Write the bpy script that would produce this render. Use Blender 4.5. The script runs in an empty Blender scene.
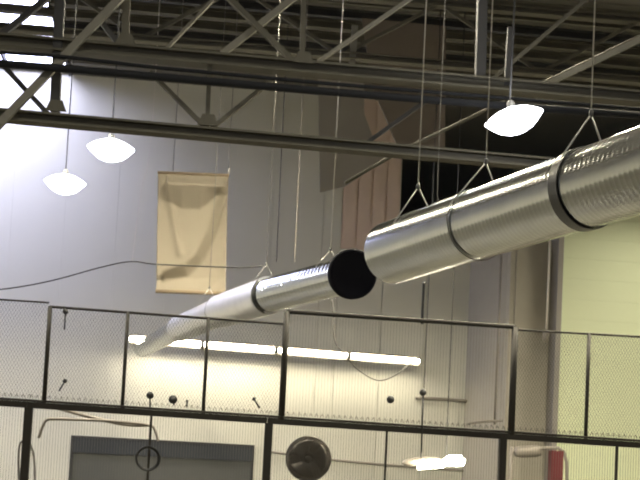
import bpy, math, random
from mathutils import Vector, Matrix
random.seed(7)
scene = bpy.context.scene
COL = scene.collection

# ------------------------------------------------------------------ camera
F = 1200.0
YAW, PITCH, ROLL = math.radians(5.7), math.radians(4.0), 0.050
SH = 0.275
CAM = Vector((0, 0, 1.6))
R = (Matrix.Rotation(-YAW, 3, 'Z') @ Matrix.Rotation(math.pi/2 + PITCH, 3, 'X') @ Matrix.Rotation(ROLL, 3, 'Z'))
def ray(px, py):
    return R @ Vector(((px-320)/F, (240-py)/F + SH*640/F, -1.0))
def P(px, py, Y):
    """point where the sight line through a pixel meets the plane y = Y"""
    d = ray(px, py); return CAM + d*(Y/d.y)
def PD(px, py, depth):
    return CAM + ray(px, py)*depth
def PZ(px, py, z):
    d = ray(px, py); return CAM + d*((z-CAM.z)/d.z)

cd = bpy.data.cameras.new('camera'); cam = bpy.data.objects.new('camera', cd); COL.objects.link(cam)
cd.sensor_width = 36; cd.lens = 36*F/640; cd.shift_y = SH; cd.clip_end = 300
cd.dof.use_dof = True; cd.dof.focus_distance = 3.2; cd.dof.aperture_fstop = 14
cam.matrix_world = Matrix.Translation(CAM) @ R.to_4x4()
scene.camera = cam

# ------------------------------------------------------------------ materials
MATS = {}
def mat(name, col, rough=0.6, metal=0.0, noise=0.0, nscale=3.0, bump=0.0, bscale=40.0, emit=None, es=0.0, spec=0.5, trans=0.0):
    m = bpy.data.materials.new(name); m.use_nodes = True
    nt = m.node_tree; b = nt.nodes['Principled BSDF']
    b.inputs['Base Color'].default_value = (*col, 1)
    b.inputs['Roughness'].default_value = rough
    b.inputs['Metallic'].default_value = metal
    b.inputs['Specular IOR Level'].default_value = spec
    if noise or bump:
        tc = nt.nodes.new('ShaderNodeTexCoord')
    if noise:
        n = nt.nodes.new('ShaderNodeTexNoise'); n.inputs['Scale'].default_value = nscale
        n.inputs['Detail'].default_value = 5
        nt.links.new(tc.outputs['Object'], n.inputs['Vector'])
        mx = nt.nodes.new('ShaderNodeMix'); mx.data_type = 'RGBA'
        mx.inputs['A'].default_value = (*[c*(1-noise) for c in col], 1)
        mx.inputs['B'].default_value = (*[min(1, c*(1+noise)) for c in col], 1)
        nt.links.new(n.outputs['Fac'], mx.inputs['Factor'])
        nt.links.new(mx.outputs['Result'], b.inputs['Base Color'])
    if bump:
        n2 = nt.nodes.new('ShaderNodeTexNoise'); n2.inputs['Scale'].default_value = bscale
        nt.links.new(tc.outputs['Object'], n2.inputs['Vector'])
        bp = nt.nodes.new('ShaderNodeBump'); bp.inputs['Strength'].default_value = bump
        bp.inputs['Distance'].default_value = 0.02
        nt.links.new(n2.outputs['Fac'], bp.inputs['Height']); nt.links.new(bp.outputs['Normal'], b.inputs['Normal'])
    if emit:
        b.inputs['Emission Color'].default_value = (*emit, 1); b.inputs['Emission Strength'].default_value = es
    MATS[name] = m
    return m
mat('wall_paint', (.60,.59,.515), .75, noise=.05, nscale=.6, bump=.05)
mat('wall_lower', (.66,.62,.53), .75, noise=.05, nscale=.8)
mat('wall_yellow', (.70,.75,.50), .7, noise=.05, nscale=.7)
mat('wall_grey', (.30,.28,.25), .8, noise=.06)
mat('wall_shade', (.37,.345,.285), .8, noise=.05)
mat('wall_unlit', (.015,.015,.016), .9)
mat('brown_siding', (.66,.53,.44), .8, noise=.10, nscale=1.5)
mat('roof_deck', (.125,.117,.095), .8, noise=.15, nscale=.5)
mat('steel_paint', (.098,.092,.073), .85, noise=.15, nscale=2, spec=.2)
mat('steel_dark', (.035,.035,.036), .8, noise=.1)
mat('steel_light', (.17,.163,.135), .8, noise=.12, nscale=4)
mat('black_pipe', (.014,.015,.018), .8, spec=.2)
mat('fence_frame', (.022,.019,.014), .85, noise=.1, nscale=6)
mat('fence_wire', (.11,.105,.09), .5, metal=.3)
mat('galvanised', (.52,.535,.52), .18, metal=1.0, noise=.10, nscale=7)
mat('galvanised_dull', (.82,.81,.79), .30, metal=1.0, noise=.10, nscale=5)  # far duct middle sections; light of nearby lamps put into the base colour
mat('strap_steel', (.13,.13,.125), .4, metal=.9)
mat('cable_steel', (.62,.60,.56), .35, metal=.7)
mat('black_cap', (.006,.006,.009), .8, spec=.1)
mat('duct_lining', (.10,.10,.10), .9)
mat('canvas', (.27,.235,.18), .9, noise=.05, nscale=2)
mat('canvas_hem', (.22,.17,.11), .9)
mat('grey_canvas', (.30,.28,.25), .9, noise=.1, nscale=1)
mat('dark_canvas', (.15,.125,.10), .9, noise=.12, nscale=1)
mat('lamp_glow', (1,1,1), .3, emit=(.93,.94,1.0), es=14)
mat('fill_warm', (1,1,1), .3, emit=(1.0,.93,.76), es=230)
mat('fill_strong', (1,1,1), .3, emit=(1.0,.90,.68), es=1220)
mat('fill_rear', (1,1,1), .3, emit=(.97,.97,1.0), es=150)
mat('fill_side', (1,1,1), .3, emit=(1.0,.92,.72), es=760)
mat('fill_bay', (1,1,1), .3, emit=(1.0,.93,.74), es=180)
mat('tube_glow', (1,1,1), .3, emit=(1.0,.90,.68), es=62)
mat('tube_bright', (1,1,1), .3, emit=(1.0,.91,.70), es=118)
mat('skylight_glow', (.9,.95,1), .4, emit=(.66,.68,1.0), es=13)
mat('housing', (.20,.20,.20), .5, metal=.4)
mat('white_housing', (.65,.63,.58), .5)
mat('cord_black', (.02,.02,.02), .6)
mat('cord_grey', (.17,.16,.145), .7)
mat('cord_dim', (.06,.057,.052), .85, spec=.2)
mat('conduit', (.26,.235,.20), .55, metal=.2)
mat('door_upper', (.020,.024,.03), .6, noise=.08)
mat('door_lower', (.075,.077,.073), .7, noise=.08)
mat('red_paint', (.09,.008,.01), .6, noise=.1)
mat('fan_cage', (.09,.08,.068), .5, metal=.4)
mat('fan_back', (.17,.15,.12), .7)
mat('fan_blade', (.10,.09,.075), .5, metal=.3)
mat('floor_paint', (.09,.085,.065), .45, noise=.1, nscale=.7)
mat('pale_pipe', (.66,.62,.56), .5)

# ------------------------------------------------------------------ mesh builder
class MB:
    def __init__(s): s.v=[]; s.f=[]; s.sm=[]
    def add(s, vs, fs, smooth=False):
        o=len(s.v); s.v += [Vector(v) for v in vs]; s.f += [tuple(o+i for i in f) for f in fs]; s.sm += [smooth]*len(fs); return s
    def box(s, lo, hi):
        x0,y0,z0=lo; x1,y1,z1=hi
        return s.add([(x0,y0,z0),(x1,y0,z0),(x1,y1,z0),(x0,y1,z0),(x0,y0,z1),(x1,y0,z1),(x1,y1,z1),(x0,y1,z1)],
            [(0,3,2,1),(4,5,6,7),(0,1,5,4),(1,2,6,5),(2,3,7,6),(3,0,4,7)])
    def bar(s, a, b, w, d=None, up=(0,1,0)):
        """rectangular bar: w across (perpendicular to 'up'), d along up"""
        a=Vector(a); b=Vector(b); d = w if d is None else d
        t=(b-a).normalized(); u=Vector(up); u=(u-t*u.dot(t))
        if u.length<1e-4: u=Vector((0,0,1))-t*t.z
        u.normalize(); n=t.cross(u)
        vs=[]
        for q in (a,b):
            for su,sn in ((-1,-1),(1,-1),(1,1),(-1,1)): vs.append(q+u*su*d/2+n*sn*w/2)
        return s.add(vs,[(0,1,2,3),(7,6,5,4),(0,4,5,1),(1,5,6,2),(2,6,7,3),(3,7,4,0)])
    def ibeam(s, a, b, h, wd, t=.02):
        """channel/I profile with web in the hall's cross plane; h = height, wd = flange depth (y)"""
        a=Vector(a); b=Vector(b); T=(b-a).normalized(); n=T.cross(Vector((0,1,0))).normalized()
        if n.z<0: n=-n
        for sg in (-1,1):
            s.bar(a+n*sg*(h/2-t/2), b+n*sg*(h/2-t/2), t, wd)
        s.bar(a,b,h-2*t-.001,t)
        return s
    def tube(s, pts, r, seg=8, caps=True, smooth=True, closed=False):
        pts=[Vector(p) for p in pts]; n=len(pts); rr = r if isinstance(r,(list,tuple)) else [r]*n
        prev=None; vs=[]
        for i,p in enumerate(pts):
            if closed: t=(pts[(i+1)%n]-pts[i-1]).normalized()
            else: t=(pts[min(i+1,n-1)]-pts[max(i-1,0)]).normalized()
            if prev is None:
                u=Vector((0,0,1)) if abs(t.z)<.9 else Vector((1,0,0))
            else: u=prev
            u=(u-t*u.dot(t)).normalized(); prev=u; w=t.cross(u)
            for k in range(seg):
                a=2*math.pi*k/seg; vs.append(p+(u*math.cos(a)+w*math.sin(a))*rr[i])
        fs=[]
        m = n if closed else n-1
        for i in range(m):
            j=(i+1)%n
            for k in range(seg):
                l=(k+1)%seg; fs.append((i*seg+k,i*seg+l,j*seg+l,j*seg+k))
        s.add(vs,fs,smooth)
        if caps and not closed:
            o=len(s.v)-len(vs)
            s.f.append(tuple(o+k for k in reversed(range(seg)))); s.sm.append(False)
            s.f.append(tuple(o+(n-1)*seg+k for k in range(seg))); s.sm.append(False)
        return s
    def lathe(s, prof, c, seg=40, axis=(0,0,1), smooth=True):
        """prof = list of (radius, height along axis)"""
        ax=Vector(axis).normalized(); u=Vector((1,0,0)) if abs(ax.x)<.9 else Vector((0,1,0))
        u=(u-ax*u.dot(ax)).normalized(); w=ax.cross(u); c=Vector(c); vs=[]
        for r,h in prof:
            for k in range(seg):
                a=2*math.pi*k/seg; vs.append(c+ax*h+(u*math.cos(a)+w*math.sin(a))*r)
        fs=[]
        for i in range(len(prof)-1):
            for k in range(seg):
                l=(k+1)%seg; fs.append((i*seg+k,i*seg+l,(i+1)*seg+l,(i+1)*seg+k))
        return s.add(vs,fs,smooth)
    def prism(s, poly, d):
        """polygon of world points extruded by vector d"""
        n=len(poly); d=Vector(d); vs=[Vector(p) for p in poly]+[Vector(p)+d for p in poly]
        fs=[tuple(range(n)), tuple(reversed(range(n,2*n)))]+[(i,i+n,(i+1)%n+n,(i+1)%n) for i in range(n)]
        return s.add(vs,fs)
    def build(s, name, m, parent=None, kind=None):
        me=bpy.data.meshes.new(name)
        if parent is not None: loc=Vector(parent['_loc'])
        else:
            n=len(s.v); lo=[min(v[i] for v in s.v) for i in range(3)]; hi=[max(v[i] for v in s.v) for i in range(3)]
            loc=Vector(((lo[0]+hi[0])/2,(lo[1]+hi[1])/2,lo[2]))
        me.from_pydata([v-loc for v in s.v],[],s.f)
        me.polygons.foreach_set('use_smooth', s.sm); me.update()
        me.materials.append(MATS[m])
        o=bpy.data.objects.new(name,me); COL.objects.link(o)
        o['_loc']=tuple(loc)
        if parent is not None: o.parent=parent
        else: o.location=loc
        if parent is not None and parent.type=='MESH': pass
        if kind: o['kind']=kind
        return o
def tag(o, label, cat, group=None, kind=None):
    o['label']=label; o['category']=cat
    if group: o['group']=group
    if kind: o['kind']=kind
    return o
def thing(name, loc, label, cat, group=None):
    o=bpy.data.objects.new(name,None); o.empty_display_size=.1; COL.objects.link(o)
    o.location=loc; o['_loc']=tuple(loc); return tag(o,label,cat,group)
def struct(name, mb, m): return mb.build(name, m, None, 'structure')
def catenary(a,b,sag,n=16):
    a=Vector(a); b=Vector(b)
    return [a.lerp(b,i/n)-Vector((0,0,sag*4*(i/n)*(1-i/n))) for i in range(n+1)]

# ------------------------------------------------------------------ the hall
YB = 36.0          # back wall
ZR = 14.0          # roof
XL, XR = -16.0, 15.0
struct('floor', MB().box((XL-.2,-20,-.2),(XR+.2,52,0)), 'floor_paint')
SK = (XL+.6, P(60,40,33).x)          # skylight strip x range
SKY0, SKY1 = 30.6, YB-.15
mb = MB()                            # roof deck with an opening for the skylight, and ribs
def deck(x0,x1,y0,y1):
    mb.box((x0,y0,ZR),(x1,y1,ZR+.15))
deck(XL-.2,XR+.2,-20,SKY0); deck(XL-.2,SK[0],SKY0,YB+.3); deck(SK[1],XR+.2,SKY0,SKY1); deck(SK[0],XR+.2,SKY1,YB+.3)
deck(P(401,200,YB).x,XR+.2,YB+.3,52)
y=6.0
while y<SKY0-.3:
    mb.box((XL,y,ZR-.05),(XR,y+.12,ZR-.001)); y+=.6
while y<YB-.4:
    mb.box((SK[1]+.02,y,ZR-.05),(XR,y+.12,ZR-.001)); y+=.6
struct('ceiling', mb, 'roof_deck')
sk = MB()
xx=SK[0]; n=6; w=(SK[1]-SK[0])/n
for i in range(n):
    sk.box((SK[0]+i*w+.04,SKY0+.02,ZR+.05),(SK[0]+(i+1)*w-.04,SKY1-.02,ZR+.09))
s_=struct('window_1', sk, 'skylight_glow'); s_['label']='bright skylight panels in the roof by the back wall'
fr=MB()
for i in range(n+1):
    x=SK[0]+i*w; fr.box((x-.04,SKY0+.01,ZR-.12),(x+.04,SKY1-.01,ZR+.045))
fr.build('window_frame','steel_dark',s_)

struct('wall_left', MB().box((XL-.2,-20,0),(XL,52,ZR)), 'wall_paint')
struct('wall_right', MB().box((XR,-20,0),(XR+.2,52,ZR)), 'wall_grey')
struct('wall_front', MB().box((XL,-20.2,0),(XR,-20,ZR)), 'wall_grey')

# back wall, white part: panels with narrow joints between them
xs = P(341,220,YB).x                 # where the brown siding starts
zsplit = P(300,412,YB).z
doorL = P(70,455,YB).x; doorR = P(254,455,YB).x; doorT = P(160,440,YB).z
mb=MB(); mb.box((XL,YB+.06,0),(XR,YB+.2,P(470,300,YB).z))
mb.box((XL,YB+.06,P(470,300,YB).z),(P(401,200,YB).x,YB+.2,ZR))
base = P(174,140,YB).x
edges=[XL]; x=base-8*1.55
while x<xs-.3:
    if x>XL+.3: edges.append(x)
    x+=1.55
edges.append(xs)
gapw=.006
def panel(x0,x1,z0,z1):
    gap=gapw if x1>P(165,200,YB).x else .0015
    mb.box((x0+gap,YB,z0),(x1-gap,YB+.07,z1))
for a,b in zip(edges[:-1],edges[1:]):
    zz=doorT if (b>doorL and a<doorR) else 0
    if zz:
        if a<doorL: panel(a,doorL,0,doorT)
        if b>doorR: panel(doorR,b,0,doorT)
    panel(a,b,zz,ZR)
zlow=P(430,255,YB).z
gapw=.011
x=xs; xc=P(468,330,YB).x
for k in range(40):
    x1=min(x+1.38,xc)
    panel(x,x1,0,zlow); x=x1
    if x>=xc-.01: break
struct('wall_back', mb, 'wall_paint')
# brown vertical siding strip on the upper wall
mb=MB(); x0=P(341,240,YB).x; x1=P(401,180,YB).x; zs=P(401,84,YB).z
n=4; w=(x1-x0)/n
for i in range(n): mb.box((x0+i*w+.035,YB-.03,zlow+.01),(x0+(i+1)*w-.035,YB+.05,zs))
mb.box((x0+.002,YB+.02,zlow+.02),(x1-.002,YB+.055,zs-.01))
struct('trim_1', mb, 'brown_siding')
# unlit bay beyond, right of the siding; its darkness is put into the wall colour
struct('wall_far', MB().box((P(395,200,YB).x,51.8,0),(XR,52,ZR)), 'wall_unlit')
struct('wall_bay_side', MB().box((P(401,200,YB).x-.15,YB+.21,zlow-.3),(P(401,200,YB).x,51.8,ZR)), 'wall_unlit')
# angled return, pilasters and the yellow wall at the right
zt=P(510,252,YB).z
zr=P(560,225,YB).z+.8
xa=P(468,330,YB).x; xb=P(506,330,34.3).x
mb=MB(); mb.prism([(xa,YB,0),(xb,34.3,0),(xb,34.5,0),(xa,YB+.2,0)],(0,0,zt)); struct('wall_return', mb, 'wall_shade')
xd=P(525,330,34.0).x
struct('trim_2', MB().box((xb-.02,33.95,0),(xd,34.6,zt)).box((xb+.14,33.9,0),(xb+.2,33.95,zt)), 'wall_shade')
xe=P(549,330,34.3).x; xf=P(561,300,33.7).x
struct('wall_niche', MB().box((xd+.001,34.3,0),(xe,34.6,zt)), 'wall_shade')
struct('trim_3', MB().box((xe+.001,33.6,0),(xf,34.6,zr)), 'wall_grey')
mb=MB(); z=0
while z<zr:
    mb.box((xf+.001,33.7,z+.0025),(XR,33.9,min(z+.6,zr)-.0025)); z+=.6
mb.box((xf+.001,33.72,0),(XR,34.2,zr-.01))
struct('wall_side_bay', mb, 'wall_yellow')
# big dark door in the lower wall
mb=MB(); zb=P(160,457,YB).z
dk=0; mb.box((doorL+.07,YB+.02,0),(doorR-.07,YB+.055,zb)); d1=struct('door_1', mb,'door_lower')
MB().box((doorL+.07,YB-.02,zb+.002),(doorR-.07,YB+.05,doorT-.07)).build('door_header','door_upper',d1)
f=MB(); f.box((doorL,YB-.03,0),(doorL+.07,YB+.06,doorT)); f.box((doorR-.07,YB-.03,0),(doorR,YB+.06,doorT)); f.box((doorL+.07,YB-.03,doorT-.068),(doorR-.07,YB+.06,doorT))
f.build('door_frame','steel_dark',d1)

# ------------------------------------------------------------------ roof steel
YT=16.0
base=P(320,142,YT)
t=thing('roof_truss',base,'grey steel roof truss crossing the whole hall above the ducts','roof truss')
def S(px,py,Y=YT): return P(px,py,Y)
MB().ibeam(S(-60,36),S(700,104),.17,.22,.03).build('upper_chord','steel_paint',t)
MB().ibeam(S(-60,110),S(700,178),.15,.20,.03).build('bottom_chord','steel_paint',t)
def tb(nm,a,b,w,m='steel_paint',Y=YT,d=.07):
    MB().bar(S(*a,Y),S(*b,Y),w,d).build(nm,m,t)
tb('column',(63,-60),(55,111),.125,'steel_dark',YT,.14)
tb('post',(210,57),(207,128),.06)
tb('post',(129,-60),(125,47),.10)
tb('post',(305,-60),(302,66),.07)
tb('post',(484,-60),(480,80),.135,'steel_dark',YT,.12)
tb('post',(511,28),(507,86),.09,'steel_dark')
tb('diagonal_brace',(150,72),(206,128),.055)
tb('diagonal_brace',(276,77),(211,129),.055)
tb('diagonal_brace',(0,62),(48,114),.06,'steel_dark')
tb('diagonal_brace',(100,20),(121,48),.07,'steel_dark')
tb('diagonal_brace',(190,-40),(294,62),.075)
tb('diagonal_brace',(345,-42),(222,54),.085,'steel_light',YT+.15)
tb('diagonal_brace',(470,-42),(318,62),.05,'steel_light',YT+.15)
tb('diagonal_brace',(489,82),(588,-2),.05,'steel_paint',YT+.15)
tb('diagonal_brace',(532,91),(660,30),.085,'steel_light',YT+.15)
tb('diagonal_brace',(-10,134),(124,-6),.10,'steel_light',YT-.2)
tb('diagonal_brace',(150,66),(213,0),.04,'steel_light',YT+.5)
tb('diagonal_brace',(120,-60),(-30,60),.08,'steel_dark',YT+.4)

# gusset plates on the bottom chord
for px,py in ((208,124),(57,110),(303,62),(126,44)):
    c=S(px,py); MB().prism([c+Vector((-.08,-.12,.10)),c+Vector((.08,-.12,.10)),c+Vector((.14,-.12,-.05)),c+Vector((-.14,-.12,-.05))],(0,.02,0)).build('gusset_plate','steel_paint',t)

o=MB().tube([P(x,y,YT-.32) for x,y in ((-60,59),(57,68),(160,77),(320,91),(480,104),(700,120))],.052,12).build('sprinkler_pipe','black_pipe')
tag(o,'thick black pipe running level just under the truss upper chord','pipe')
o=MB().tube([P(x,y,YT-.25) for x,y in ((-60,48),(57,56),(160,68),(320,83),(480,96),(700,114))],.026,10).build('sprinkler_pipe','black_pipe')
tag(o,'thin black pipe above the thick black pipe, behind the truss','pipe')
o=MB().tube([P(345,183,17.6),P(401,151,17.4),P(482,112,17.2),P(640,36,16.9)],.026,10).build('brace_rod','steel_paint')
tag(o,'long slanted grey rod rising to the right below the truss','rod')
o=MB().bar(P(368,142,17.5),P(430,98,17.4),.06,.05).build('brace_rod','steel_dark')
tag(o,'short dark slanted brace in front of the pale brown siding','rod')

# roof purlins
for i,(py,m_) in enumerate([(-10,'steel_paint'),(0,'steel_paint'),(14,'steel_dark'),(26,'steel_paint'),(38,'steel_paint'),(50,'steel_dark'),(64,'steel_paint')]):
    q=PZ(320,py,ZR-.25); b=MB(); b.ibeam((XL+.05 if i not in (2,3,5,6) else SK[1]+.1,q.y,ZR-.2),(XR-.05,q.y,ZR-.2),.22,.16,.03)
    o=b.build('roof_purlin',m_)
    tag(o,'steel purlin running across under the dark roof deck, behind the truss','roof beam','roof purlins under the dark deck')
# far truss seen through the near one
YF=24.0
t2=thing('roof_truss',P(320,60,YF),'far smaller roof truss seen behind the near truss','roof truss')
MB().ibeam(P(-60,22,YF),P(700,86,YF),.14,.2,.03).build('bottom_chord','steel_paint',t2)
MB().ibeam(P(-60,-38,YF),P(700,26,YF),.14,.2,.03).build('upper_chord','steel_paint',t2)
xs_=[-60,40,140,240,340,440,540,640,720]
for i in range(8):
    a,b=xs_[i],xs_[i+1]
    ya=22+(a+60)*.0842; yb=22+(b+60)*.0842
    if i%2==0: MB().bar(P(a,ya,YF),P(b,yb-60,YF),.07,.06).build('diagonal_brace','steel_paint',t2)
    else: MB().bar(P(a,ya-60,YF),P(b,yb,YF),.07,.06).build('diagonal_brace','steel_paint',t2)
MB().bar(P(355,26,YF),P(352,66,YF),.13,.08).build('post','steel_light',t2)
# dark hanging sheets by the brown siding
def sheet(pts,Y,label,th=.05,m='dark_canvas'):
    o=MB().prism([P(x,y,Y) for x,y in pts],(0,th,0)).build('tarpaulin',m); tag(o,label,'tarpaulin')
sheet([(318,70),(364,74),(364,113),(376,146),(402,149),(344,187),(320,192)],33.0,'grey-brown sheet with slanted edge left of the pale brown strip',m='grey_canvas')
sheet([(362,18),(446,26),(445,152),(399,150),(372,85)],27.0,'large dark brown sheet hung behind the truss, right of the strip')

# ------------------------------------------------------------------ ducts
DR=.30
def ribbed(mb_, a, b, r, pitch, amp, seg=72, steps=6):
    a=Vector(a); b=Vector(b); L=(b-a).length; T=(b-a)/L
    u=Vector((0,0,1)); u=(u-T*u.dot(T)).normalized(); w=T.cross(u)
    n=max(2,int(L/pitch*steps)); vs=[]
    for i in range(n+1):
        s=L*i/n
        for k in range(seg):
            th=2*math.pi*k/seg
            ph=(s/pitch + k/seg)%1.0
            bump=amp*max(0,math.cos(2*math.pi*ph))**3
            vs.append(a+T*s+(u*math.cos(th)+w*math.sin(th))*(r+bump))
    fs=[]
    for i in range(n):
        for k in range(seg):
            l=(k+1)%seg; fs.append((i*seg+k,i*seg+l,(i+1)*seg+l,(i+1)*seg+k))
    mb_.add(vs,fs,True)
def ring(a,T,r0,r1,w,seg=64):
    T=Vector(T).normalized()
    return MB().lathe([(r0,-w/2),(r1,-w/2),(r1,w/2),(r0,w/2),(r0,-w/2)],a,seg,T,False)
n1=PD(640,171,F*2*DR/84); n0=PD(391,253,F*2*DR/61.5)
T1=(n1-n0).normalized(); n2=n0+(n1-n0)*1.32
near=thing('air_duct',n0,'large near ribbed galvanised round duct running out of frame to the right','duct')
b=MB(); ribbed(b,n0,n2,DR,.052,.0018); ribbed(b,n0+T1*.02,n2,DR-.012,.5,0,48,2); 
b.lathe([(DR-.012,.02),(DR,0)],n0,72,T1); b.build('duct_body','galvanised',near)
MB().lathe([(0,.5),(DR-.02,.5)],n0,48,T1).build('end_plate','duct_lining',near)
def on_near(px):        # parameter along the near duct for an image column
    lo,hi=-.2,1.6
    def col(s):
        v=R.transposed()@(n0+(n1-n0)*s-CAM); return 320+F*v.x/-v.z
    for _ in range(40):
        m=(lo+hi)/2
        if col(m)<px: lo=m
        else: hi=m
    return n0+(n1-n0)*lo
# far duct
pts=[((346,275.5),38.5,.30),((268,295.5),35,.30),((221,311),32,.315),((179,329),25.5,.29),((142,349),18.5,.27)]
fp=[PD(p[0],p[1],F*2*r/d) for p,d,r in pts]
far=thing('air_duct',fp[-1],'long far galvanised duct narrowing away to the left, black disc at its near end','duct')
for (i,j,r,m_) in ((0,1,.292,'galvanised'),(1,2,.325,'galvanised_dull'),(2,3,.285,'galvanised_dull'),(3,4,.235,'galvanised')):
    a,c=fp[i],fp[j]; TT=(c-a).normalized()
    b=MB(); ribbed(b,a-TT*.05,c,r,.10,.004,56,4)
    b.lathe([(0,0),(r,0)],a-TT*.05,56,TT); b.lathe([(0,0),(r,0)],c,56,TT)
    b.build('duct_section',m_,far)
for i,r in ((1,.332),(2,.332),(3,.292)):
    TT=(fp[i]-fp[i-1]).normalized(); ring(fp[i],TT,r-.06,r-.004,.02).build('joint_band','strap_steel',far)
TT=(fp[0]-fp[1]).normalized(); c0=fp[0]+TT*.25
MB().lathe([(0,-.10),(.375,-.10),(.385,-.08),(.385,.0),(.37,.02),(.33,.02),(.32,.0),(0,.0)],PD(353,274,F*.6/38.4-.42),64,(CAM-c0).normalized().lerp(TT,.5)).build('end_cap','black_cap',far)

# hangers : cable from the roof, V yoke, strap round the duct
def hanger(px_top, apex_px, c, T, r, strap_w, label, group=None, w=.006, spread=1.0, m='strap_steel', cm='cable_steel'):
    apex=None
    T=Vector(T).normalized()
    u=Vector((0,0,1)); u=(u-T*u.dot(T)).normalized(); side=T.cross(u).normalized()
    hgt=apex_px
    A=c+Vector((0,0,hgt)) if not isinstance(hgt,Vector) else hgt
    t=thing('duct_hanger',A,label,'duct hanger',group)
    MB().tube([A,Vector((A.x,A.y,ZR-.051))],w,8).build('cable',cm,t)
    for sg in (-1,1):
        ang=math.radians(58)*spread
        q=c+(u*math.cos(ang)+side*sg*math.sin(ang))*(r+.01)
        MB().tube([A,A.lerp(q,.06)+Vector((0,0,.004)),q],w*1.15,8).build('yoke_wire','cable_steel',t)
    if strap_w: ring(c,T,r+.008,r+.016,strap_w).build('strap',m,t)
    MB().lathe([(0,-.02),(.018,-.012),(.018,.03),(.008,.045),(0,.045)],A,12).build('swivel','strap_steel',t)
def hang_px(px_apex, py_apex, c):
    d=ray(px_apex,py_apex); s=(c.y-CAM.y)/d.y; return (CAM+d*s)
for (pa,colx,sw,lab) in (((591,115),585,.10,'duct hanger with wide dark strap round the near duct'),
                         ((486,163),478,0.0,'middle duct hanger on near duct, beneath the bright lamp'),
                         ((418,188),417,0.0,'duct hanger nearest the open left end of near duct')):
    c=on_near(colx); A=hang_px(*pa,c); h=A
    if sw:
        # strap tilts forward as in the photo
        hanger(None,h,c,T1,DR,sw,lab)
    else:
        hanger(None,h,c,T1,DR,.014 if colx>450 else 0,lab)
def on_far(px):
    best=None
    for i in range(4):
        for k in range(60):
            q=fp[i].lerp(fp[i+1],k/60); v=R.transposed()@(q-CAM); x=320+F*v.x/-v.z
            if best is None or abs(x-px)<best[0]: best=(abs(x-px),q,(fp[i+1]-fp[i]).normalized())
    return best[1],best[2]
for pa,colx,lab in (((263,265),264,'duct hanger with pale yoke wires on middle of far duct'),
                    ((329,250),329,'duct hanger on far duct next to the black disc'),
                    ((206,288),208,'small duct hanger near the narrow end of far duct')):
    c,TTf=on_far(colx); A=hang_px(*pa,c); hanger(None,max(.40,(A-c).z),c,TTf,.31,0,lab,w=.006,cm='cable_steel' if colx==329 else 'cord_grey')

# ------------------------------------------------------------------ high-bay lamps
def highbay(c, label, r=.33, tilt=0.0, in_group='pendant high-bay lamps', zt=ZR, shade=False, glow='lamp_glow'):
    t=thing('high_bay_lamp',c,label,'lamp',in_group)
    ax=Matrix.Rotation(tilt,3,'Y')@Vector((0,0,1))
    if shade:
        MB().lathe([(r*1.15,-.17),(r*1.0,.12),(r*.5,.25),(0,.27)],c,32,ax).build('shade','housing',t)
        MB().lathe([(0,-.02),(r*.9,-.02),(r*.9,.02),(0,.02)],c,32,ax).build('lens',glow,t)
    else: MB().lathe([(0,-.19),(r*.35,-.175),(r*.62,-.13),(r*.85,-.06),(r*1.04,0.01),(r*.85,.055),(r*.60,.10),(r*.3,.135),(0,.145)],c,40,ax).build('lens',glow,t)
    MB().lathe([(0,.24),(.03,.24),(.05,.22),(.05,.16),(r*.2,.14),(0,.14)],c,24,ax).build('lamp_housing','housing',t)
    MB().tube([c+ax*.24,Vector((c.x,c.y,zt-.051))],.011,8).build('stem','cord_black',t)
    return t
highbay(P(65,183,21),'lower left of two glowing high-bay lamps in front of white wall',.34)
highbay(P(111,149,18.5),'upper right of two glowing high-bay lamps, left of cream banner',.345)
highbay(P(514,119,14.6),'glowing high-bay lamp above the near duct, on the right',.36,math.radians(-15))
# shaded lamps added out of view to brighten wall, banner and ducts
for x,y,z in ((-2.0,10.0,10.6),(3.6,11.2,11.2),(4.5,7.0,10.4)):
    highbay(Vector((x,y,z)),'shaded high-bay lamp added out of view to light the near duct',.40,shade=True,glow='fill_warm',in_group='added shaded lamps over the near duct')
for x,y,z in ((-4.8,19.5,11.2),(2.4,19.5,11.2),(6.0,19.5,11.2),(11.0,19.5,11.2)):  # added above the view to light the lower wall and banner
    highbay(Vector((x,y,z)),'strong shaded high-bay lamp added out of view behind the truss to light wall and banner',.42,shade=True,glow='fill_strong',in_group='added strong shaded lamps behind the truss')
for x in (-10,-6,-2,2,6,10):  # unseen rear row, added to lay a streak along the near duct
    highbay(Vector((x,-13,7.2)),'unseen high-bay lamp added far behind the camera for a streak on the near duct',.36,glow='fill_rear',in_group='added high-bay lamps behind the camera')
highbay(P(322,-19,19),'high-bay lamp just above the top edge of the photograph, over the black disc',.34)
for x,y,z,gl in ((-8.8,28,8.2,'fill_side'),(12.9,30.2,11.0,'fill_bay')):  # added beside the view to brighten the lower and yellow walls
    highbay(Vector((x,y,z)),'shaded high-bay lamp added out of view to light the back wall from the side',.42,shade=True,glow=gl,in_group='added shaded lamps at the hall sides')

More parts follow.
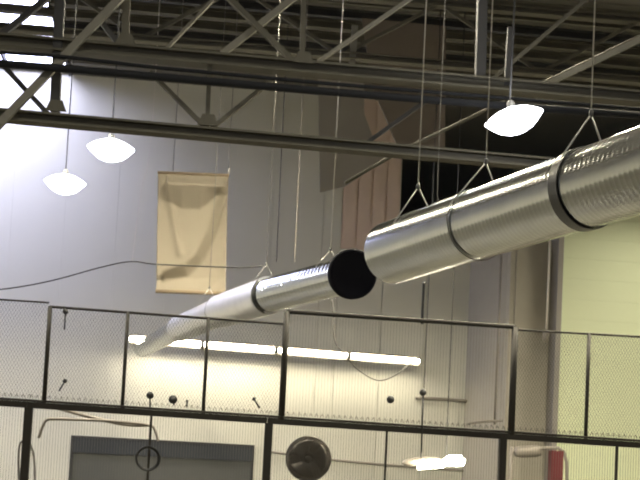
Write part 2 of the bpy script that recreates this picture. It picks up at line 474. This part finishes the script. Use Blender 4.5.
# fluorescent run on the wall
q0=P(128,338.5,YB-.6); q1=P(421,361.5,YB-.6)
zs0,zs1=q0.z,q1.z
nf=4
for i in range(nf):
    a=q0.lerp(q1,i/nf+.004); b2=q0.lerp(q1,(i+1)/nf-.004)
    c=(a+b2)/2
    t=thing('strip_light',c,('leftmost fluorescent strip light, its end showing left of far duct','fluorescent strip light second from left, behind the far duct','third fluorescent strip light from the left, right of the thick fence post','rightmost fluorescent strip light of the wall run')[i],'strip light','fluorescent strip lights along the back wall')
    MB().tube([a,b2],.052,12).build('tube','tube_bright' if i<2 else 'tube_glow',t)
    h=MB(); up=Vector((0,0,1))
    for (dy0,dz0,dy1,dz1) in ((-.07,.09,.0,.12),(.0,.12,.09,.03),(.09,.03,.105,-.11)):
        h.add([a+Vector((0,dy0,dz0)),b2+Vector((0,dy0,dz0)),b2+Vector((0,dy1,dz1)),a+Vector((0,dy1,dz1)),
               a+Vector((0,dy0,dz0+.02)),b2+Vector((0,dy0,dz0+.02)),b2+Vector((0,dy1,dz1+.02)),a+Vector((0,dy1,dz1+.02))],
              [(0,1,2,3),(7,6,5,4),(0,4,5,1),(1,5,6,2),(2,6,7,3),(3,7,4,0)])
    h.build('reflector_hood','conduit',t)
    for e in (a,b2): MB().box((e.x-.02,e.y-.07,e.z-.07),(e.x+.02,YB+.01,e.z+.08)).build('wall_bracket','housing',t)

# pendant strip near the lower right
Yp=26.0
c=P(434,463,Yp)
t=thing('pendant_light',c,'small pendant light hung on two thin cords, tube half lit','pendant light')
a=P(402,463,Yp); b2=P(440,460,Yp+.2)
hp=[a.lerp(b2,i/12) for i in range(13)]
MB().tube(hp,[.01]+[.06+.05*math.sin(math.pi*i/12) for i in range(1,12)]+[.05],12).build('reflector','conduit',t)
MB().tube([P(418,467,Yp-.2),P(444,465,Yp-.2)],.055,12).build('tube','tube_glow',t)
MB().tube([P(443,463,Yp-.2),P(450,460.5,Yp-.2),P(460,461,Yp-.2),P(464,463,Yp-.2)],[.07,.12,.12,.07],14).build('bulb','tube_glow',t)
for xx,y0 in ((421,459),(446,458)):
    e=P(xx,y0,Yp); MB().tube([e,Vector((e.x,e.y,ZR))],.010,6).build('cord','cord_black',t)

# ------------------------------------------------------------------ banner
Yn=26.0
def Bn(px,py,off=0): 
    q=P(px,py,Yn); return Vector((q.x,q.y+off,q.z))
NU,NV=56,84
FOLD=[(.99,.08),(.86,.45),(.76,.85),(.60,1.18),(.42,1.38),(.12,1.46)]
vs=[]
c00,c10,c01,c11=(158,172),(228.5,175),(156,291),(225.5,293)
def sdf(u,v,ax,ay,bx,by):
    px,py=u-ax,v-ay; dx,dy=bx-ax,by-ay; h=max(0,min(1,(px*dx+py*dy)/(dx*dx+dy*dy))); return math.hypot(px-dx*h,py-dy*h)
for j in range(NV+1):
    v=j/NV
    for i in range(NU+1):
        u=i/NU
        px=(c00[0]*(1-u)+c10[0]*u)*(1-v)+(c01[0]*(1-u)+c11[0]*u)*v
        py=(c00[1]*(1-u)+c10[1]*u)*(1-v)+(c01[1]*(1-u)+c11[1]*u)*v
        vv=v*1.7
        edge=min(1,v*8)*min(1,(1-v)*8)
        # a deep slack pocket at the top that overhangs, and sweeping folds down from the corners
        o=0
        top=.12+.02*u; bot=.30-.22*max(0,(u-.62)/.38)-.10*max(0,(.35-u)/.35)
        if .14<u<.97:
            if v<top: o-= .36*min(1,v/top)
            elif v<bot: o-= .36*(1-(v-top)/max(.02,(bot-top)))
        # signed distance to the long curved fold (positive on its lower left side)
        best=9
        for (ax_,ay_),(bx_,by_) in zip(FOLD[:-1],FOLD[1:]):
            d_=sdf(u,vv,ax_,ay_,bx_,by_)
            if d_<abs(best): best=d_*(1 if (bx_-ax_)*(vv-ay_)-(by_-ay_)*(u-ax_)>0 else -1)
        q_=-best; w_=.05+.03*vv
        if q_>w_: o+=.24*max(0,1-(q_-w_)/.35)
        elif q_>-w_: h_=(q_+w_)/(2*w_); o+=.24*h_*h_*(3-2*h_)
        o-= .05*math.exp(-(sdf(u,vv,.14,.22,.34,1.15)/.05)**2)
        o+= .04*math.sin(7*u+2*v)*v
        vs.append(Bn(px,py,o*edge*1.1))
fs=[]
for j in range(NV):
    for i in range(NU):
        k=j*(NU+1)+i; fs.append((k,k+1,k+NU+2,k+NU+1))
ban=thing('hanging_banner',Bn(192,292),'plain cream canvas banner with swag folds, hung before the grey wall','banner')
cl=MB().add(vs,fs,True).build('canvas_sheet','canvas',ban)
sm=cl.modifiers.new('thick','SOLIDIFY'); sm.thickness=.008
MB().tube([Bn(157.5,172.5),Bn(229,175.5)],.035,10).build('top_hem','canvas_hem',ban)
MB().tube([Bn(155.5,291),Bn(226,293.5)],.045,10).build('bottom_hem','canvas_hem',ban)
e=Bn(228.5,175); MB().tube([e,e+Vector((.01,0,.14))],.018,8).build('white_clip','pale_pipe',ban)
for px,py in ((173,173),(228.6,168)):
    e=Bn(px,py); MB().tube([e,Vector((e.x,e.y,ZR))],.007,6).build('hanging_cord','cord_grey',ban)

# ------------------------------------------------------------------ fence
YFc=17.5
def Pf(px,py,dy=0): return P(px,py,YFc+dy)
def lineclip(x0,z0,dx,dz,quad):
    """clip infinite line to region bounded by x in [xa,xb], z in [zb(x),zt(x)] given linear edges"""
    xa,xb,zb0,zb1,zt0,zt1=quad
    t0,t1=-1e9,1e9
    def half(nx,nz,c): # keep nx*x+nz*z<=c
        nonlocal t0,t1
        den=nx*dx+nz*dz; num=c-(nx*x0+nz*z0)
        if abs(den)<1e-9:
            if num<0: t0,t1=1,0
            return
        t=num/den
        if den>0: t1=min(t1,t)
        else: t0=max(t0,t)
    half(1,0,xb); half(-1,0,-xa)
    sb=(zb1-zb0)/(xb-xa); st=(zt1-zt0)/(xb-xa)
    half(sb,-1,-(zb0-sb*xa)); half(-st,1,zt0-st*xa)
    return (t0,t1)
def wiremesh(quad,Y,mode,pitch,r,parent,name,hold=False):
    xa,xb,zb0,zb1,zt0,zt1=quad; b=MB()
    dirs={'diamond':((.5,.8660),(-.5,.8660)),'vertical':((0,1.0),)}[mode]
    for di,(dx,dz) in enumerate(dirs):
        H=max(zt0,zt1)-min(zb0,zb1); ext=H*abs(dx/dz)
        x=xa-ext-.1; z0=min(zb0,zb1)
        while x<xb+ext+.1:
            t0,t1=lineclip(x,z0,dx,dz,quad)
            if t1-t0>.01:
                y=Y+(.004 if di else -.004)
                b.bar((x+dx*t0,y,z0+dz*t0),(x+dx*t1,y,z0+dz*t1),r*2,r*2)
            x+=pitch
    if mode=='none':
        z=min(zb0,zb1)+.15
        while z<max(zt0,zt1):
            t0,t1=lineclip(xa,z,1,0,quad)
            if t1-t0>.01: b.bar((xa+t0,Y+.006,z),(xa+t1,Y+.006,z),r*2,r*2)
            z+=.15
    return b.build(name,'fence_wire',parent) if not hold else b
def midy(px): return 401.5+px*.0660
def up_section(label,x0,x1,yt0,yt1,thick,posts,meshmode,rail,endposts,m='fence_frame'):
    """posts: thin inner posts at image columns measured on the rail line"""
    a=Pf(x0,midy(x0)-1.5); b=Pf(x1,midy(x1)-1.5); A=Pf(x0+ (midy(x0)-yt0)*.055,yt0); B=Pf(x1+(midy(x1)-yt1)*.045,yt1)
    A.x=a.x; B.x=b.x
    t=thing('chain_link_fence',((a.x+b.x)/2,YFc,a.z),label,'fence panel','upper row of fence panels')
    MB().tube([(a.x,YFc,A.z),(b.x,YFc,B.z)],rail,8).build('top_rail',m,t)
    MB().tube([(a.x,YFc-.03,a.z+.02),(b.x,YFc-.03,b.z+.02)],.018,8).build('bottom_rail',m,t)
    for px,w,yt in posts:
        q=Pf(px,midy(px)); f=(q.x-a.x)/(b.x-a.x); zt=A.z+(B.z-A.z)*f
        MB().tube([(q.x,YFc,q.z),(q.x,YFc,zt)],w,8).build('post',m,t)
    wiremesh((a.x,b.x,a.z,b.z,A.z,B.z),YFc+.03,meshmode,.046 if meshmode=='diamond' else .045,.0016 if meshmode=='diamond' else .0013,t,'wire_mesh')
    return t
up_section('upper chain-link fence panel at far left edge, top rail slightly higher',-60,42.5,296,302.5,0,[(-40,.02,0)],'diamond',.014,0)
up_section('long upper chain-link fence panel with two thin posts, before the far duct',43,280,306.5,324,0,[(43.8,.032,0),(122,.026,0),(203,.026,0)],'diamond',.02,0)
up_section('upper fence panel in heavy dark frame under the black disc',281,511.5,311.5,327,0,[(281.3,.048,0),(511,.052,0)],'vertical',.034,0)
up_section('upper chain-link fence panel before the yellow wall on the right',514,700,330,340.5,0,[(585.5,.030,0),(660,.03,0)],'diamond',.016,0)
# lower row with the heavy beam between the rows
def low_section(label,x0,x1,thick,thin):
    a=Pf(x0,midy(x0)+1.5); b=Pf(x1,midy(x1)+1.5)
    t=thing('chain_link_fence',((a.x+b.x)/2,YFc,0),label,'fence panel','lower row of fence panels')
    MB().bar((a.x,YFc,a.z),(b.x,YFc,b.z),.085,.08).build('top_beam','fence_frame',t)
    MB().bar((a.x,YFc,.06),(b.x,YFc,.06),.06,.06).build('bottom_rail','fence_frame',t)
    for px,w in thick+thin:
        q=Pf(px,midy(px)+3); MB().bar((q.x,YFc+.0,0),(q.x,YFc+.0,q.z-.02),w,w).build('post','fence_frame',t)
    # mesh reaches above the beam with knuckled ends
    wm=wiremesh((a.x,b.x,.1,.1,a.z+.14,b.z+.14),YFc+.055,'vertical',.04,.0019,t,'wire_mesh',True)
    k=wm; x=a.x+.02
    while x<b.x:
        f=(x-a.x)/(b.x-a.x); z=a.z+(b.z-a.z)*f+.14
        k.bar((x,YFc+.055,z-.03),(x+.02,YFc+.055,z+.018),.007,.007); k.bar((x+.02,YFc+.055,z+.018),(x+.04,YFc+.055,z-.03),.007,.007); x+=.085
    k.build('wire_mesh','fence_wire',t)
    return t
low_section('lower fence panel at far left edge, left of a thick post',-60,27,[],[(-50,.05)])
low_section('lower fence panel in front of the dark door, ring hung on it',27.5,267,[(29,.115)],[(151.5,.035)])
low_section('lower fence panel in front of the big round fan',267.5,501,[(269,.115)],[(387,.032)])
low_section('lower fence panel in front of the red post on the right',501.5,700,[(503,.105)],[(617,.038)])

# ------------------------------------------------------------------ things on and behind the fence
def wire(name,pts,r,m,label,cat,seg=8,group=None):
    # smooth with Catmull-Rom
    P_=[Vector(p) for p in pts]; out=[]
    for i in range(len(P_)-1):
        p0=P_[max(i-1,0)];p1=P_[i];p2=P_[i+1];p3=P_[min(i+2,len(P_)-1)]
        for k in range(6):
            s=k/6; out.append(.5*((2*p1)+(p2-p0)*s+(2*p0-5*p1+4*p2-p3)*s*s+(3*p1-p0-3*p2+p3)*s**3))
    out.append(P_[-1])
    o=MB().tube(out,r,seg).build(name,m); return tag(o,label,cat,group)
wire('guy_wire',[P(x,y,19.5) for x,y in ((-60,293),(0,289.5),(50,281),(100,267.5),(131,261.5),(160,264.5),(240,267.5),(262,266))],.011,'cord_dim','thin grey cable stretched across the white wall and the cream banner','cable')
wire('hanging_cable',[P(332,300,20.3),P(333,315,20.3),P(334,335,20.3),P(337,346,20.3),P(345,354,20.3),P(356,368,20.5),P(376,380,20.6),P(392,377,20.6),P(408,366,20.6),P(419,357,20.6)],.011,'cord_grey','dark cord looping down below the black disc past the strip light','cable')
e=P(300,150,25); wire('hanging_cable',[Vector((e.x,25,ZR)),e,P(298,190,25),P(294.5,262,25)],.009,'conduit','pale slack cord hanging straight right of the cream banner','cable')
e=P(151,140,27); wire('hanging_cable',[Vector((e.x,27,ZR)),e,P(141,190,27),P(132,262,27)],.007,'pale_pipe','pale cord hanging between right lamp and cream banner, tied to the cable','cable')
e=P(282,140,30); wire('hanging_cable',[Vector((e.x,30,ZR)),e,P(276.5,262,30)],.012,'cord_black','dark cord hanging down the wall to the far duct','cable')
e=P(440,120,13.5); wire('hanging_cable',[Vector((e.x,13.5,ZR)),e,P(438.5,200,13.5)],.0045,'cord_grey','faint thin cord dropping behind the near duct top','cable')
e=P(424,282,17.8); wire('hanging_cable',[P(424,282,17.8),P(423,300,17.8),P(422,324,17.8)],.022,'cord_black','short black cord ending at the heavy fence frame','cable')
# coil hung on the lower fence
c=P(147.5,458.5,17.38); b=MB()
for j in range(3):
    rr=.155+.008*j
    b.tube([c+Vector((math.cos(a_)*rr+.004*j,-.012*j,math.sin(a_)*rr)) for a_ in [2*math.pi*k/32 for k in range(32)]],.012,8,closed=True)
tag(b.build('coiled_cable','cord_black'),'black ring of coiled cable hung on the thin post by the door','coiled cable')
wire('hose',[P(38.5,438,18.5),P(42,428,18.5),P(45.5,421,18.5),P(52,419,18.5),P(75,419.5,18.5),P(110,421,18.5),P(148,425,18.5),P(155,430,18.5),P(158,441,18.5)],.022,'conduit','grey hose strung along behind lower fence, above the door','hose')
wire('hose',[P(40,405,18.7),P(60,409,18.7),P(90,417,18.7),P(125,424.5,18.7),P(150,425,18.7)],.026,'conduit','sagging grey hose slanting down from the beam at left','hose')
wire('hose',[P(19,480,17.9),P(18.5,460,17.9),P(19.5,446,17.9),P(22,441.5,17.9),P(28,441,17.9),P(31,446,17.9),P(34,458,17.9),P(35,480,17.9),P(35,520,17.9)],.016,'cord_grey','thin dark hose looped over thick left post','hose')
# conduits on the walls
wire('conduit_pipe',[P(272,452,YB-.05),P(330,459.5,YB-.05),P(400,466,YB-.05),P(470,471,YB-.05)],.035,'conduit','long conduit running along the lower wall behind the fan','pipe')
wire('conduit_pipe',[P(416,398,YB-.06),P(440,399,YB-.06),P(467,401,YB-.06)],.05,'conduit','short horizontal conduit on the wall right of the round black balls','pipe')
for px,r,lab,y0,y1,m_ in ((499.5,.035,'dark vertical pipe down the wall at the frame corner',243,425,'conduit'),
                     (547.5,.03,'pale vertical pipe from near duct down the right wall',240,330,'pale_pipe')):
    q=P(px,300,33.5); a=P(px,y0,33.5); b2=P(px,y1,33.5)
    tag(MB().tube([(q.x,33.5,a.z),(q.x,33.5,b2.z)],r,10).build('wall_pipe',m_),lab,'pipe')
q=P(546,330,33.45); tag(MB().lathe([(0,-.35),(.05,-.34),(.09,-.2),(.09,-.06),(.05,0),(0,0)],q,16).build('pipe_fitting','conduit'),'small dark fitting at the foot of the pale vertical pipe','fitting')
wire('slanted_pipe',[P(466,424,33.0),P(480,422,33.0),P(503,420.5,33.0)],.035,'conduit','short slanted rail behind the fence corner','pipe')
# pipework arch above the red post
t=thing('pipe_manifold',P(530,455,30),'grey arched pipe with a joint box beside the red post','pipework')
ap=[P(512,452,30),P(522,450.5,30),P(545,448,30),P(558,448,30),P(564,452,30),P(566.5,462,30),P(567,480,30),P(567,500,30)]
MB().tube(ap,.045,10).build('arched_pipe','conduit',t)
MB().lathe([(0,-.35),(.12,-.33),(.15,-.2),(.15,.2),(.12,.33),(0,.35)],P(528,451.5,29.9),16,(1,0,.1)).build('joint_box','conduit',t)
q=P(512,447,30); MB().tube([q,Vector((q.x,q.y,q.z-1.6))],.05,10).build('drop_pipe','conduit',t)
q=P(556,451.5,29.5); hw=.15
b=MB().bar((q.x,29.5,0),(q.x,29.5,q.z),.30,.30); b.bar((q.x,29.5,q.z),(q.x,29.5,q.z+.015),.31,.31)
tag(b.build('red_post','red_paint'),'dark red square post behind the lower fence, under arched pipe','post')
# small dark clips and knobs on the fence
def blob(px,py,r,label,Y=17.4,stem=None,cat='ball',name='black_ball',sq=1.0):
    c=P(px,py,Y)
    t=thing(name,c,label,cat)
    prof=[(math.sin(math.pi*i/8)*r*(1+.12*math.sin(i*2.1)),-math.cos(math.pi*i/8)*r*sq) for i in range(9)]
    MB().lathe(prof,c,14,(0,1,.3)).build('head','cord_black',t)
    if stem: MB().tube([c,P(*stem,Y)],.012,8).build('stem','cord_black',t)
blob(390.5,399.5,.055,'left of two round black balls above the beam, below the strip light')
blob(423,392.5,.048,'right of two round black balls, at the end of the conduit',17.4,(421.5,452))
blob(150,395.5,.050,'dark clip with short stem on beam, above the door',17.4,(150,408),'clip','fence_clip')
blob(173,399.5,.058,'rounded dark lump on beam right of the door clip',17.4,(174,405),'clip','fence_clip',1.2)
blob(187,401,.018,'tiny dark peg on the beam right of the dark lump',17.4,(187,407),'clip','fence_clip')
blob(254,399,.026,'small dark slanted clip left of the thick middle post',17.4,(259.5,408),'clip','fence_clip')
blob(65,381,.030,'dark tag low on the leftmost wide chain-link panel',17.4,(59,391),'clip','fence_clip',1.0)
blob(65.5,311.5,.038,'dark hook hanging from the top rail at left',17.4,(64.5,330),'hook','fence_hook')
blob(324,412,.014,'tiny peg on the beam',17.4,None,'clip','fence_clip') if False else None

# industrial fan behind the lower fence
Yfan=19.5
c=P(308.5,458.5,Yfan); rf=22.3/F*Yfan*1.0
t=thing('drum_fan',(c.x,c.y,0),'big round black caged fan on a stand behind the lower fence','fan')
t['_loc']=(c.x,c.y,0)
ax=Vector((-.12,-1,-.12)).normalized()
u=Vector((0,0,1)); u=(u-ax*u.dot(ax)).normalized(); w=ax.cross(u)
g=MB(); 
def circ(rr,off,tr): g.tube([c+ax*off+(u*math.cos(a_)+w*math.sin(a_))*rr for a_ in [2*math.pi*k/48 for k in range(48)]],tr,6,closed=True)
circ(rf,0,.014); circ(rf,.10,.008); circ(rf*.98,-.10,.008)
for k in range(1,9): circ(rf*k/9,.13-.03*k/9,.0035)
for k in range(72):
    a_=2*math.pi*k/72; d=u*math.cos(a_)+w*math.sin(a_)
    g.tube([c+ax*.14+d*.06,c+ax*.11+d*rf*.8,c+ax*.02+d*rf],.0038,4)
    if k%2: g.tube([c-ax*.14+d*.06,c-ax*.11+d*rf*.8,c-ax*.02+d*rf],.003,4)
g.build('cage','fan_cage',t)
MB().lathe([(0,-.125),(rf*.95,-.12),(rf*.97,-.09)],c,48,ax).build('rear_guard','fan_back',t)
MB().lathe([(0,.13),(.06,.125),(.07,.02),(.10,0),(.10,-.2),(.06,-.24),(0,-.24)],c,20,ax).build('motor','fan_cage',t)
for k in range(3):
    a0=2*math.pi*k/3+.6; vs=[];fs=[]
    for i in range(7):
        s=i/6; rr=.07+s*(rf*.86-.07)
        for j in range(5):
            q=(j/4-.5)*(1.2+.5*s)*.95; a_=a0+q; tw=(j/4-.5)*.12*(1.3-s)
            vs.append(c+(u*math.cos(a_)+w*math.sin(a_))*rr+ax*(tw+.02))
    for i in range(6):
        for j in range(4): fs.append((i*5+j,i*5+j+1,i*5+j+6,i*5+j+5))
    bl=MB().add(vs,fs,True).build('blade','fan_blade',t); s_=bl.modifiers.new('thick','SOLIDIFY'); s_.thickness=.008
MB().tube([c-ax*.18,Vector((c.x,c.y+.2,c.z-.3)),(c.x,c.y+.2,.05)],.03,10).build('stand_pole','fan_cage',t)
MB().lathe([(0,0),(.32,0),(.32,.04),(.05,.07),(0,.07)],(c.x,c.y+.2,0),32).build('stand_base','fan_cage',t)

# ------------------------------------------------------------------ view
for o in bpy.data.objects:
    if '_loc' in o: del o['_loc']
w=bpy.data.worlds.new('world'); scene.world=w; w.use_nodes=True
w.node_tree.nodes['Background'].inputs[0].default_value=(.6,.68,.8,1); w.node_tree.nodes['Background'].inputs[1].default_value=.6
scene.view_settings.view_transform='Standard'; scene.view_settings.look='None'; scene.view_settings.gamma=1
scene.view_settings.exposure=0.0
